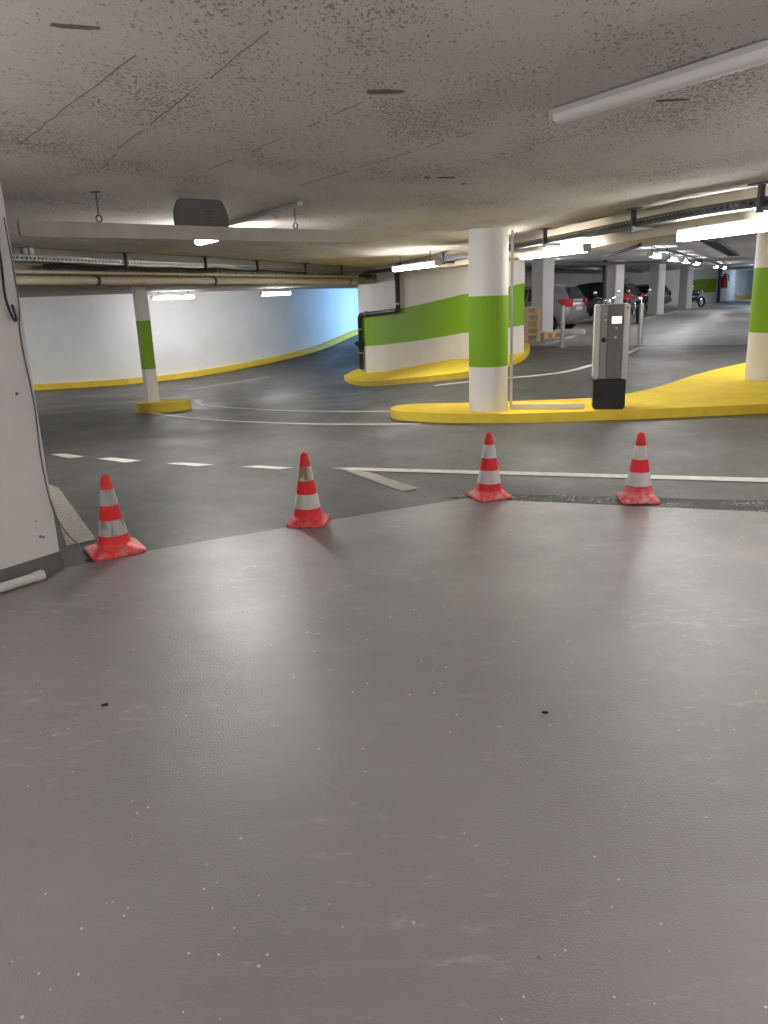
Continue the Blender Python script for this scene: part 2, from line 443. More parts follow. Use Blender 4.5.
# curved white wall round the loop, yellow kerb at its foot
bw = [(p.x, p.y) for p in cr([(-15,3.0,0),(-15.0,12,0),(-14,18.5,0),(-11.5,20.3,0),(-9.06,20.45,0),(-6.22,21.15,0),(-3.82,23.0,0),(-1.85,25.4,0),(-.72,29.3,0),(-.2,34,0)], 5)]
k = MB()
outer = []
for i, p in enumerate(bw):
    a, b = Vector((*bw[max(i-1, 0)], 0)), Vector((*bw[min(i+1, len(bw)-1)], 0)); t = (b-a).normalized()
    q = Vector((*p, 0)) + Vector((-t.y, t.x, 0))*.2; outer.append(q)
k.rings([[Vector((p[0], p[1], hf(*p)-.1)), Vector((p[0], p[1], 2.6)), Vector((q.x, q.y, 2.6)), Vector((q.x, q.y, hf(*p)-.1))] for p, q in zip(bw, outer)])
wb = k.build('wall_back', M['whiteb'])
struct(wb, 'long curved white wall round the back of the loop', 'wall')
k = MB()
for i in range(len(bw)-1):
    a, b = bw[i], bw[i+1]
    t = Vector((b[0]-a[0], b[1]-a[1], 0)).normalized(); n = Vector((t.y, -t.x, 0))
    za, zb = hf(*a), hf(*b); h = .15; w = .16
    A, B = Vector((a[0], a[1], za)), Vector((b[0], b[1], zb))
    k.add([A, B, B+n*w, A+n*w, A+Vector((0,0,h)), B+Vector((0,0,h)), B+n*w+Vector((0,0,h)), A+n*w+Vector((0,0,h))],
          [(4,5,6,7),(3,2,6,7),(0,3,7,4),(1,2,6,5)])
struct(k.build('baseboard_back', M['yellow'], smooth=False), 'yellow kerb strip along the foot of the curved white wall', 'kerb')

# white wall with rising green band between loop and ramp
W = [(p.x, p.y) for p in cr([(*p, 0) for p in wallpts], 5)]
gb = [(.345,1.115),(.45,1.21),(.62,1.385),(.80,1.57),(.855,1.66),(.90,1.755)]
def gint(i):
    t = i/5; a = min(int(t), 4); u = t-a
    return [gb[a][q]*(1-u)+gb[a+1][q]*u for q in (0, 1)]
k = wall_strip('wall_ramp', W, lambda i: [-.6, gint(i)[0], gint(i)[1], 2.6], [0, 1, 0])
k.m = 0                                                # end faces and back
back = [(3.13,16.80),(3.58,19.4),(3.6,21.2),(3.6,24.5),(2.6,24.5),(-.1,21.3),(-.46,20.70)]
for a, b in zip(back[:-1], back[1:]):
    k.add([(a[0],a[1],-.6),(b[0],b[1],-.6),(b[0],b[1],2.6),(a[0],a[1],2.6)], [(0,1,2,3)])
wr = k.build('wall_ramp', [M['white'], M['green']], weld=.002)
struct(wr, 'white wall with a rising green band beside the ramp', 'wall')

# pier / wall at left with grey skirting
dl = Vector((-.58,-.815,0)); nl = Vector((-.815,.58,0))
c0 = Vector((-2.05,4.62,0))
k = MB(); a = c0; b = c0+dl*7; poly = [a, b, b+nl*.45, a+nl*.45]
k.prism([(p.x, p.y) for p in poly], -.05, 2.36)
wl_ = k.build('wall_left', M['pier'], smooth=False, bevel=.006)
struct(wl_, 'white painted wall end with grey skirting at the left edge', 'wall')
k = MB(); g = -nl*.006; e = -dl*.006
k.prism([((p).x, (p).y) for p in (a+g+e, b+g, b+nl*.46, a+nl*.46+e)], .0, .128)
struct(k.build('baseboard_left', M['skirt'], smooth=False), 'dark grey painted skirting along the foot of the left wall', 'skirting')
# fixings on that wall: small spots, children
def onpier(s, z, out=.004): return c0 + dl*s - nl*out + Vector((0,0,z))
for s, z, r in ((.116,1.13,.010),(.115,.26,.008),(.095,.25,.006),(.13,.36,.005)):
    k = MB(); p = onpier(s, z, .008); k.ball(p, r, 8); k.build('wall_plug', M['skirt'], wl_)

# other enclosing walls (out of frame or far)
def wallbox(name, p, q, z0, z1, th, m, label=None):
    k = MB(); p, q = Vector((*p, 0)), Vector((*q, 0)); t = (q-p).normalized(); n = Vector((-t.y, t.x, 0))*th
    k.prism([(v.x, v.y) for v in (p, q, q+n, p+n)], z0, z1)
    return struct(k.build(name, m, smooth=False), label or 'plain painted concrete wall', 'wall')
wallbox('wall_rear', (10,-7), (-16,-7), -.1, 2.7, -.2, M['white'], 'white concrete wall behind the viewer')
wallbox('wall_side', (-15.2,-7), (-15.2,3.2), -.1, 2.7, .2, M['white'], 'white concrete wall of the left side bay')
wallbox('wall_right', (10,-7), (10,14), -.1, 2.7, -.2, M['white'], 'white concrete wall right of the island')
wallbox('wall_aisle', (10,14), (46,76), -.1, 2.8, -.2, M['white'], 'white wall along the right side of the parking aisle')

# parking deck: back wall with green band, bay end wall, recess and end wall
def banded(name, p, q, z0, zt, b0, b1, m0, label, th=.15):
    p, q = Vector((*p, 0)), Vector((*q, 0)); t = (q-p).normalized(); n = Vector((-t.y, t.x, 0))*th
    k = MB()
    for r, (za, zb) in enumerate(((z0, b0), (b0, b1), (b1, zt))):
        k.m = r % 2
        k.prism([(v.x, v.y) for v in (p, q, q+n, p+n)], za, zb)
    return struct(k.build(name, [m0, M['green']], smooth=False), label, 'wall')
banded('wall_parking', (1.2,33.0), (19.6,66), .2, 2.62, .95, 1.72, M['whiteb'], 'white wall with green band behind the parked cars')
banded('wall_bay_end', (22.55,56.8), (25.5,59.75), .2, 2.62, .98, 1.93, M['whiteb'], 'white wall with broad green band at the end of the bays', .3)
wallbox('wall_bay_side', (22.55,56.8), (15.5,60.5), .2, 2.62, -.15, M['whiteb'], 'white wall closing the last parking bay')
wallbox('wall_recess', (26.0,60.6), (30.6,67.4), .2, 2.62, .15, M['whiteb'], 'white recess wall behind the fire extinguisher')
wallbox('wall_far', (30.6,67.4), (46,76), .2, 2.62, .15, M['whiteb'], 'pale wall closing the far end of the aisle')
k = MB(); k.bar((30.62,67.3,.36), (46,75.9,.36), .16, .3)
struct(k.build('baseboard_far', M['yellow'], smooth=False), 'yellow strip along the foot of the far end wall', 'kerb')
wallbox('wall_gap', (25.5,59.9), (26.0,60.7), .2, 2.62, .15, M['whiteb'], 'narrow white wall return beside the black pipe')
wallbox('wall_daylight_stop', (3.62,24.3), (3.1,33.9), -.3, 2.62, .12, M['whiteb'], 'unseen white wall added to keep ramp daylight off the parking bays')  # added out of view to stop blue light reaching the bays
wallbox('wall_ramp_end', (-.3,34), (1.2,33.0), -.1, 2.62, .15, M['whiteb'], 'white wall at the top of the ramp')

# ------------------------------------------------------------------ ceilings
A0, A1, A2 = (-7.5,2.3), (-4.39,10.1), (-2.95,13.6)
edgeA = [(-15,-1.5),(-9,4.5),(-4.39,10.1),(-2.95,13.4),(0.0,19.0)]
edgeB = [(0.0,19.0),(1.6,13.5),(2.37,10.36),(2.83,7.56),(3.2,6.65),(4.2,4.6),(6.5,1.5),(10.2,-1.0)]
def zc(x, y): return 2.35 if y < 13.4 else 2.35-.11*min(1, (y-13.4)/5.6)
k = MB(); poly = edgeA + edgeB[1:] + [(10.2,-7.3),(-15.4,-7.3)]
bm = bmesh.new(); vv = [bm.verts.new((x, y, zc(x, y))) for x, y in poly]
f = bm.faces.new(vv); bmesh.ops.triangulate(bm, faces=[f])
k.add([v.co.copy() for v in bm.verts], [tuple(v.index for v in fc.verts) for fc in bm.faces] if not bm.verts.index_update() else []); bm.free()
n = len(poly)
k.add([(x, y, zc(x, y)) for x, y in poly]+[(x, y, 2.75) for x, y in poly], [(i, (i+1) % n, n+(i+1) % n, n+i) for i in range(n)])
ceil = k.build('ceiling', M['ceil'], smooth=False)
struct(ceil, 'low pitted grey concrete ceiling over the front of the garage', 'ceiling')
def offs(poly, dist):
    P = [Vector((*p, 0)) for p in poly]; out = []
    for i, p in enumerate(P):
        t = (P[min(i+1, len(P)-1)]-P[max(i-1, 0)]).normalized(); out.append(p+Vector((-t.y, t.x, 0))*dist)
    return [(q.x, q.y) for q in out]
# lower ceiling of the loop (its front edge is the cream face under the cable tray)
aB = offs(edgeA, .35)
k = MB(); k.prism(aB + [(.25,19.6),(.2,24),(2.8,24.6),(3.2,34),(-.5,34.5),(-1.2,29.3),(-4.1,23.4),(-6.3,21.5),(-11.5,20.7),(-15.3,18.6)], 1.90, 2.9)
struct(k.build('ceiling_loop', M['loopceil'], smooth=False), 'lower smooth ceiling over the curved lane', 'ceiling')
# deck ceiling
k = MB(); k.prism(offs(edgeB[:-1], -.30)[::-1][:0] + [(.15,19.2)] + offs(edgeB[1:], .25) + [(10.3,14),(47,76),(44,82),(18,68),(1,34),(3.3,30),(3.2,24.6),(.2,22)], 2.60, 2.9)
struct(k.build('ceiling_deck', M['deckceil'], smooth=False), 'pale ceiling over the parking aisle', 'ceiling')
# beam along the ceiling edge
B = [(p.x, p.y) for p in cr([(*p, 0) for p in edgeB[:6]], 4)]
i0 = offs(B, .28); i1 = offs(B, .62)
k = MB(); k.prism(i0 + i1[::-1], 2.09, 2.62)
struct(k.build('beam_right', M['cream'], smooth=False), 'cream ceiling beam curving behind the cable tray on the right', 'beam')

# seams and spalled patches in the concrete ceiling
for a_, b_ in (((-.72,2.70),(-1.82,4.2)), ((-.28,2.52),(-1.21,4.1)), ((-1.21,4.1),(-1.6,4.9)), ((-.02,3.4),(-.95,4.9)), ((.5,4.1),(-.5,5.7))):
    k = MB(); P = [Vector((a_[0]+(b_[0]-a_[0])*t/14, a_[1]+(b_[1]-a_[1])*t/14, 2.349)) for t in range(15)]
    for p in P[1:-1]: p.x += random.uniform(-.008, .008); p.y += random.uniform(-.008, .008)
    for i in range(14):
        if random.random() < .82: k.bar(P[i], P[i+1], random.uniform(.0012,.0035), .002)
    k.build('formwork_seam', M['seam'], ceil, smooth=False)
for (x, y, sx, sy, rz) in ((-.80,2.42,.075,.013,.35),(.06,3.25,.075,.028,.1),(1.28,3.57,.065,.014,.0),(.50,5.56,.075,.03,.2),(.37,5.53,.02,.03,.2),(.66,5.9,.02,.02,0)):
    k = MB(); n = 18
    pl = []
    for i in range(n):
        an = 2*PI*i/n; r = random.uniform(.6, 1.15); px, py = math.cos(an)*sx*r, math.sin(an)*sy*r
        pl.append((x+px*math.cos(rz)-py*math.sin(rz), y+px*math.sin(rz)+py*math.cos(rz)))
    k.prism(pl, 2.345, 2.351); k.build('spalled_patch', M['spall'], ceil, smooth=False)

# ------------------------------------------------------------------ pillars
def round_pillar(c, r, ztop, b0, b1, label):
    k = MB(); z0 = hf(*c)
    for mi, a_, b_ in ((0, z0-.02, b0), (1, b0, b1), (0, b1, ztop)):
        k.m = mi; k.lathe([(r, a_), (r, b_)], 64, (c[0], c[1], 0), caps=False)
    return tag(k.build('round_pillar', [M['white'], M['green']], origin=None), label, 'pillar', kind='thing')
# the base of each round pillar stands on the island
round_pillar((1.42,10.07), .25, 2.347, .685, 1.555, 'round white pillar with green band standing on the yellow island left of the ticket machine')
round_pillar((5.97,12.0), .27, 2.60, .86, 1.80, 'round white and green pillar cut by the right edge of the picture')
# slim post
k = MB(); c = (-3.85,13.10); z0 = hf(*c); rz = .62
for mi, a_, b_ in ((0, z0+.1, .57), (1, .57, 1.355), (0, 1.355, 1.905)):
    k.m = mi; k.box((c[0], c[1], (a_+b_)/2), (.19, .16, b_-a_), rz)
tag(k.build('support_post', [M['white'], M['green']], smooth=False, origin=(c[0], c[1], z0+.1)), 'slim square white post with green band on the small round plinth', 'post', kind='thing')
# square pillars of the deck
for (x, y, w, lab) in ((5.30,25.35,.50,'square white pillar in front of the silver hatchback'),
                       (9.35,31.3,.52,'square grey-white pillar beside the black vertical pipe'),
                       (13.95,39.6,.55,'square white pillar between the black car and the far grey car'),
                       (18.35,47.2,.55,'square white pillar before the green band at the end of the bays')):
    k = MB(); k.box((x, y, 1.41), (w, w, 2.378), .60); k.box((x, y, .30), (w+.03, w+.03, .16), .60)
    tag(k.build('square_pillar', M['white'], smooth=False, bevel=.015, origin=(x, y, .22)), lab, 'pillar', kind='thing')

# ------------------------------------------------------------------ luminaires
def luminaire(p, q, z, label, lit='tubelit', hang=0.0, group=None, w=.11):
    dh = .5*w
    p, q = Vector((*p, 0)), Vector((*q, 0)); c = (p+q)/2; L = (q-p).length; an = math.atan2(q.y-p.y, q.x-p.x)
    t = empty('ceiling_lamp', (c.x, c.y, z), an)
    k = MB(); k.box((0,0,-.022), (L, w*.8, .045)); k.build('housing', M['lamphouse'], t, smooth=False, bevel=.005)
    k = MB(); R = []
    for x in (-L/2+.03, L/2-.03):
        R.append([Vector((x, w/2*math.cos(a)*(1 if abs(math.cos(a)) < .8 else .98), -.045+.02*(w < .1)-dh*math.sin(a)**.7 if math.sin(a) > 0 else -.045+.02*(w < .1))) for a in [PI*i/10 for i in range(11)]])
    k.rings(R); k.build('diffuser', M[lit], t)
    for x in (-L/2+.012, L/2-.012):
        k = MB(); k.box((x, 0, -.022-dh/2+.012*(w < .1)), (.03, w+.004, .04+dh-.02*(w < .1))); k.build('end_cap', M['lamphouse'], t, smooth=False, bevel=.008)
    if hang:
        for x in (-L*.35, L*.35):
            k = MB(); k.tube([(x,0,0),(x,0,hang)], .008, 6); k.build('hanger_rod', M['darksteel'], t)
    return tag(t, label, 'lamp', group)
luminaire((-1.89,8.83), (-1.44,8.06), 2.305, 'lit strip lamp on the ceiling behind the hanging height bar', lit='tubemain', hang=.035)
luminaire((.80,3.66), (1.55,2.34), 2.345, 'unlit long strip lamp on the pitted ceiling above the viewer', lit='diffoff', w=.07)
luminaire((.37,15.0), (1.02,13.05), 2.13, 'lit strip lamp above the black drainpipe of the green striped wall', hang=.16)
luminaire((2.08,11.35), (2.57,9.75), 2.12, 'lit strip lamp under the cream beam just right of the round pillar', hang=.02)
luminaire((3.02,7.95), (3.35,6.45), 2.12, 'large bright strip lamp under the cream beam at the right edge', hang=.02, w=.14)
# lamps over the loop, near the curved wall
luminaire((-5.42,19.4), (-4.50,19.9), 1.82, 'lit strip lamp at the top of the white wall, right of the slim post', lit='tubelit2', hang=.08)
luminaire((-2.90,20.2), (-2.22,20.8), 1.82, 'short lit strip lamp at the top of the white wall beside the blue daylight', lit='tubelit2', hang=.08)
luminaire((-12.2,16.0), (-11.0,16.6), 1.89, 'added fill lamp over the hidden left part of the loop', lit='fillbay')  # this lamp and the next are unseen, added to brighten the curved wall
luminaire((-9.6,14.6), (-8.4,15.2), 1.89, 'added fill lamp over the loop, hidden behind the left wall end', lit='fillbay')
# added fill tubes outside the frame, hung low to brighten ceiling and floor
def fill_tube_lamp(c, ang, z, label, zt=2.35, L=1.4):
    t = empty('fill_tube_lamp', (c[0], c[1], z), ang)
    k = MB(); k.tube([(-L/2,0,0),(L/2,0,0)], .035, 14); k.build('tube', M['fillbare'], t)
    for x in (-L/2-.03, L/2+.03):
        k = MB(); k.lathe([(.03,-.035),(.04,-.03),(.04,.03),(.03,.035)], 14, (x,0,0), 'X'); k.build('socket', M['lamphouse'], t)
    for x in (-L/2-.03, L/2+.03):
        k = MB(); k.tube([(x,0,.038),(x,0,zt-z-.004)], .009, 8); k.build('hanger_rod', M['darksteel'], t)
    return tag(t, label, 'lamp')
an_ = math.atan2(-.86,.5)
fill_tube_lamp((1.95,1.15), an_, 1.97, 'added pendant fill tube overhead just right of the viewer')
fill_tube_lamp((3.55,3.7), an_, 1.97, 'added pendant fill tube right of the picture, before the drain')
fill_tube_lamp((-2.35,1.75), an_, 1.97, 'added pendant fill tube beside the long face of the left wall')
fill_tube_lamp((5.6,2.3), an_, 1.97, 'added pendant fill tube farthest right of the picture')
fill_tube_lamp((-.5,-1.7), an_, 1.97, 'added pendant fill tube behind the viewer')
# row over the aisle
for i, (x, y) in enumerate(((7.6,21.9),(9.4,25.5),(10.95,28.4),(12.6,31.6),(16.6,39.2),(18.4,42.4))):
    luminaire((x-.33,y-.62), (x+.33,y+.62), 2.46, ['nearest bright lamp of the hanging row over the parking aisle','second bright lamp of the hanging row over the aisle','third lamp of the hanging row over the aisle',
              'fourth lamp of the hanging row over the aisle','fifth lamp of the hanging row, beyond the longer gap','last and smallest lamp of the hanging row over the aisle'][i],
              'tubedeck', hang=.13, group='hanging lamps over the aisle', w=.16)
luminaire((22.2,47.0), (23.6,48.4), 2.50, 'cool blue-white lamp by the right pillar at the far end of the aisle', lit='tubecool', hang=.08, w=.14)
luminaire((30.5,63.5), (31.3,65.0), 2.55, 'cool lamp in front of the far end wall', lit='tubecool', w=.14)
for x, y, ln, lb in ((5.2,14.0,.6,'added fill lamp on the deck ceiling hidden behind the cream beam, nearest'), (7.4,14.4,.6,'added fill lamp on the deck ceiling hidden above the right round pillar'),  # lamps added out of view to brighten the deck and bays
                 (12.8,22.0,.7,'added fill lamp on the right side of the aisle ceiling, near the pillar'), (16.9,30.0,.7,'added fill lamp on the right side of the aisle ceiling, middle'),
                 (21.9,39.4,.7,'added fill lamp on the right side of the aisle ceiling, far'), (28.2,51.0,.7,'added fill lamp on the right side of the aisle ceiling, farthest'),
                 (5.95,27.8,.2,'short added fill lamp hidden behind the first square pillar'), (10.6,35.0,.2,'short added fill lamp hidden behind the second square pillar'), (21.2,54.0,.2,'short added fill lamp hidden behind the farthest square pillar')):
    luminaire((x-ln,y-ln*.8), (x+ln,y+ln*.8), 2.59, lb, lit='fillaisle' if ln > .3 else 'fillbay', w=.12)
# ceiling rail beyond the lit lamp
k = MB(); k.bar((-1.42,8.02,2.325), (-.57,6.50,2.325), .04, .03); k.box((-.82,6.95,2.29), (.02,.03,.06))
tag(k.build('cable_rail', M['lamphouse'], smooth=False), 'thin grey cable rail on the ceiling leading from the lit lamp behind the height bar', 'rail')
# small round lamp by the pillar
t = empty('bulb_lamp', (1.72,10.8,2.06)); k = MB(); k.ball((0,0,0), .04, 14); k.build('bulb', M['tubelit'], t)
k = MB(); k.lathe([(.035,0),(.04,.02),(.04,.16),(.02,.18)], 16, (.04,0,0), 'X'); k.build('socket', M['cream'], t)
k = MB(); k.tube([(.14,0,.02),(.14,0,.2),(.2,.05,.31)], .008, 6); k.build('cable', M['darksteel'], t)
tag(t, 'small round bulb in a beige socket right of the central pillar top', 'lamp')

# ------------------------------------------------------------------ hanging height bar and round sign
b0, b1 = Vector((-2.26,5.23,2.10)), Vector((-.20,7.05,2.10)); bd = (b1-b0).normalized(); bn = Vector((-bd.y, bd.x, 0))
t = empty('height_bar', ((b0+b1)/2)); org = (b0+b1)/2
k = MB(); k.bar(b0-org, b1-org, .05, .098); k.build('beam', M['bargrey'], t, smooth=False, bevel=.004)
for s in (.195, .79):
    p = b0 + (b1-b0)*s; k = MB(); z = 2.355; i = 0
    k.box((p.x-org.x, p.y-org.y, 2.344-org.z), (.06,.03,.006))
    ztop, zbot = 2.343, 2.20
    nl_ = 7; st = (ztop-zbot)/nl_
    for i in range(nl_):
        zz = ztop-st*(i+.5)-org.z; R = []
        an = (PI/2 if i % 2 else 0)+.6
        pts = [Vector((p.x-org.x+.006*math.cos(q)*math.cos(an), p.y-org.y+.006*math.cos(q)*math.sin(an), zz+st*.68*math.sin(q))) for q in [2*PI*j/10 for j in range(11)]]
        k.tube(pts, .0022, 5, caps=False)
    ch = k.build('chain', M['darksteel'], t)
    k = MB(); k.tube([Vector((p.x-org.x+bd.x*.02*math.cos(q), p.y-org.y+bd.y*.02*math.cos(q), 2.175-org.z+.022*math.sin(q))) for q in [2*PI*j/14 for j in range(15)]], .005, 6, caps=False)
    k.build('eye_bolt', M['darksteel'], ch)
tag(t, 'long pale bar hung from the ceiling on two short chains', 'height bar')
p = b0 + (b1-b0)*.49 + bn*.05; cz, r = 2.20, .225
t = empty('round_sign', (p.x, p.y, 2.08), math.atan2(bd.y, bd.x))
prof = []
for i in range(48):
    q = 2*PI*i/48; prof.append((r*math.cos(q), max(2.075, min(2.345, cz+r*math.sin(q)))))
k = MB(); n = len(prof)
k.rings([[Vector((x, yy, z-2.08)) for x, z in prof] for yy in (-.012, .012)]); k.build('disc', M['signgrey'], t, bevel=.0)
k = MB()
for j, (w_, h_) in enumerate(((.065,.008),(.035,.012),(.04,.006),(.03,.006))):
    k.box((.055, -.0125, 2.262-.022*j-2.08), (w_, .002, h_))
k.build('stencil_mark', M['signink'], t, smooth=False)
tag(t, 'round dark grey sign back with flat top behind the hanging bar', 'sign')

# ------------------------------------------------------------------ cable trays, pipes
def tray(name, pts, z, label, m, brackets, w=.16, h=.07, hang=2.35, n=5):
    P = cr([(p[0], p[1], p[2] if len(p) > 2 else z) for p in pts], n); org = P[0].copy()
    t = empty(name, org)
    k = MB(); acc = 0.0
    for i in range(len(P)-1):
        a, b = P[i]-org, P[i+1]-org; d_ = (b-a); L = d_.length; d_.normalize(); s = Vector((-d_.y, d_.x, 0)).normalized()*w/2
        k.bar(a-Vector((0,0,h/2)), b-Vector((0,0,h/2)), w, .006)
        for sg in (1, -1):
            o_ = s*sg
            k.bar(a+o_+Vector((0,0,h*.36)), b+o_+Vector((0,0,h*.36)), .006, h*.28)
            k.bar(a+o_-Vector((0,0,h*.36)), b+o_-Vector((0,0,h*.36)), .006, h*.28)
            m_ = max(1, int(L/.06))
            for q in range(m_):
                c_ = a + d_*L*(q+.5)/m_ + o_
                k.bar(c_-d_*.014, c_+d_*.014, .005, h*.5)
    k.build('channel', M[m], t, smooth=False)
    k = MB()
    for o_, rr in ((-.04,.014),(.0,.018),(.045,.012)):
        Q = []
        for i, p_ in enumerate(P):
            d_ = (P[min(i+1, len(P)-1)]-P[max(i-1, 0)]).normalized(); s = Vector((-d_.y, d_.x, 0))
            Q.append(p_-org+s*o_+Vector((0,0,-h/2+.02+random.uniform(0,.012))))
        k.tube(Q, rr, 6)
    k.build('cable_run', M['blackp'], t)
    tot = [0]
    for i in range(len(P)-1): tot.append(tot[-1]+(P[i+1]-P[i]).length)
    for f_ in brackets:
        L = f_*tot[-1]; i = max(j for j in range(len(tot)-1) if tot[j] <= L+1e-6); u = (L-tot[i])/max(1e-6, tot[i+1]-tot[i])
        p_ = P[i].lerp(P[i+1], u)-org; d_ = (P[i+1]-P[i]).normalized(); s = Vector((-d_.y, d_.x, 0)).normalized()
        k = MB(); q_ = p_ - s*(w/2+.012)
        k.bar(q_+Vector((0,0,-h/2-.05)), q_+Vector((0,0,zc(P[i].x, P[i].y)-.006-(p_.z+org.z))), .05, .03, up=d_)
        k.box(q_+Vector((0,0,zc(P[i].x, P[i].y)-.008-(p_.z+org.z))), (.2,.08,.01), math.atan2(d_.y, d_.x))
        k.bar(p_-s*(w/2+.03)+Vector((0,0,-h/2-.02)), p_+s*(w/2+.03)+Vector((0,0,-h/2-.02)), .04, .03)
        k.build('bracket', M['darksteel'], t, smooth=False)
    return tag(t, label, 'cable tray')
tray('cable_tray', [(-5.6,8.3,2.22),(-4.42,10.2,2.225),(-3.6,12.1,2.205),(-2.75,13.9,2.195),(-1.5,16.2,2.165),(-.35,18.2,2.14)], 2.2,
     'pale perforated cable tray under the ceiling edge on the left', 'galv', (.36,.53,.66,.80,.92))
tray('cable_tray', [(-.2,18.4,2.13),(.65,17.2,2.165),(1.55,13.5,2.2),(2.16,10.8,2.205),(2.60,8.6,2.21),(2.88,7.2,2.21),(3.2,6.4,2.21),(3.9,4.9,2.21)], 2.2,
     'dark perforated cable tray curving away along the right ceiling edge', 'darksteel', (.10,.30,.45,.60,.755,.875))
def pipe(name, pts, r, m, label, bend=0, cat='pipe', clamps=None, parent=None, cm='galv'):
    P = [Vector(p) for p in pts]; org = P[0].copy(); Q = [P[0]-org]
    for i in range(1, len(P)-1):
        a, b, c = P[i-1], P[i], P[i+1]; rr = bend or r*1.6
        u, v = (a-b).normalized(), (c-b).normalized()
        for tt in range(7):
            s = tt/6; Q.append((b+u*rr)*(1-s)**2 + b*2*s*(1-s) + (b+v*rr)*s*s - org)
    Q.append(P[-1]-org)
    if clamps:
        t = empty(name, org); k = MB(); k.tube(Q, r, 14); k.build('pipe_run', M[m], t)
        for c, d_ in clamps:
            c = Vector(c)-org; d_ = Vector(d_).normalized(); k = MB(); k.tube([c-d_*.02, c+d_*.02], r*1.22, 14); k.build('clamp', M[cm], t)
        return tag(t, label, cat)
    k = MB(); k.tube(Q, r, 14); o = k.build(name, M[m], origin=None); o.location = org
    return tag(o, label, cat)
pipe('insulated_pipe', [(-6.0,7.7,1.965),(-4.36,10.35,1.955),(-2.75,13.75,1.95),(-.45,18.5,1.945)], .055, 'cream', 'beige pipe running below the left cable tray', .4, clamps=(((-2.75,13.72,1.95),(.42,.9,0)),((-.6,18.2,1.945),(.42,.9,0)),((-3.9,11.3,1.953),(.42,.9,0))), cm='darksteel')
pipe('thin_pipe', [(-5.9,7.9,2.07),(-4.32,10.4,2.06),(-2.7,13.85,2.055),(-.4,18.6,2.05)], .022, 'cream', 'thin beige pipe just above the insulated pipe', .4)
P_ = [(-5.2,9.0),(-4.36,10.35),(-2.75,13.75),(-.45,18.5)]
ip = [x for x in bpy.data.objects if x.name == 'insulated_pipe'][0]; io = Vector(ip.location)
for a, b, n_ in ((P_[0],P_[1],4),(P_[1],P_[2],10),(P_[2],P_[3],10)):
    for i in range(n_):
        f_ = (i+random.uniform(.2,.8))/n_; x, y = a[0]+(b[0]-a[0])*f_-.01, a[1]+(b[1]-a[1])*f_
        k = MB(); k.tube([Vector((x,y,2.0))-io, Vector((x,y,2.15))-io], .006, 6); k.build('hanger_rod', M['darksteel'], ip)
ct = [x for x in bpy.data.objects if x.name == 'cable_tray'][0]; co = Vector(ct.location)
pl = cr([(-5.4,8.6,2.135),(-4.28,10.5,2.13),(-3.45,12.2,2.12),(-2.6,14.0,2.115),(-1.4,16.3,2.10),(-.3,18.3,2.09)], 8)
for oz, rr, a_, b_ in ((.0,.030,8,24),(.03,.02,22,40)):
    k = MB(); k.tube([Vector(p_)-co+Vector((0,0,oz+.012*math.sin(n_*1.3))) for n_, p_ in enumerate(pl[a_:b_])], rr, 8)
    k.build('cable_bundle', M['blackp'], ct)
t = empty('junction_box', (-4.36,10.22,2.305)); k = MB(); k.box((0,0,0), (.13,.10,.075), .95); k.build('box', M['lamphouse'], t, smooth=False, bevel=.008)
k = MB(); k.box((.05,-.02,.0), (.05,.11,.08), .95); k.build('lid', M['pvc'], t, smooth=False, bevel=.005); tag(t, 'pale junction box at the left end of the perforated tray', 'junction box')
k = MB(); k.tube([(-.35,18.45,2.06),(-.1,18.2,2.05),(-.02,18.1,1.98)], .035, 10); k.box((-.28,18.5,2.07), (.16,.05,.10), 1.0); k.tube([(-.2,18.3,2.02),(.0,18.05,2.02)], .05, 10)
tag(k.build('pipe_valve', M['darksteel']), 'dark valve at the right end of the beige pipe', 'valve')
# black drainpipe on the ramp wall
def wallface(f):      # point on ramp wall + small offset to the front
    a = min(int(f*5), 4); u = f*5-a; i = int(f*25); i = min(i, len(W)-2); uu = f*25-i
    p = Vector((*W[i], 0)).lerp(Vector((*W[i+1], 0)), uu); tt = (Vector((*W[i+1], 0))-Vector((*W[i], 0))).normalized()
    return p + Vector((tt.y, -tt.x, 0))*.08
p0, p1 = wallface(.035), wallface(.315)
p0z = lambda z: Vector((p0.x, p0.y, z)); p1z = lambda z: Vector((p1.x, p1.y, z))
pipe('drain_pipe', [p1z(2.09), p1z(1.27), p0z(1.145), p0z(-.22)], .058, 'blackp', 'black drainpipe stepping down the green striped wall', .13,
     clamps=((p1z(1.42),(0,0,1)), (p1z(1.24).lerp(p0z(1.17),.8),(p0-p1)), (p0z(.80),(0,0,1)), (p0z(.20),(0,0,1))))
k = MB(); k.tube([p0z(.34), p0z(.36)+Vector((-.13,-.06,.12))], .05, 10); k.tube([p0z(.30), p0z(.48)], .072, 12)
o = k.build('pipe_branch', M['blackp']); o.parent = None
dp = [x for x in bpy.data.objects if x.name == 'drain_pipe'][0]
o.parent = dp; o.location = -Vector(dp.location)

# conduit on the round pillar and across the island to the ticket machine
t = empty('cable_trunking', (1.755,10.0,.123))
k = MB(); k.box((-.045,.03,1.10), (.030,.03,2.2)); k.build('riser', M['lamphouse'], t, smooth=False, bevel=.003)
k = MB(); k.bar((-.045,.03,.03), (.86,-.20,.03), .07, .06); k.build('floor_run', M['pvc'], t, smooth=False, bevel=.006)
tag(t, 'pale cable trunking down the central pillar and over the island to the machine', 'trunking')

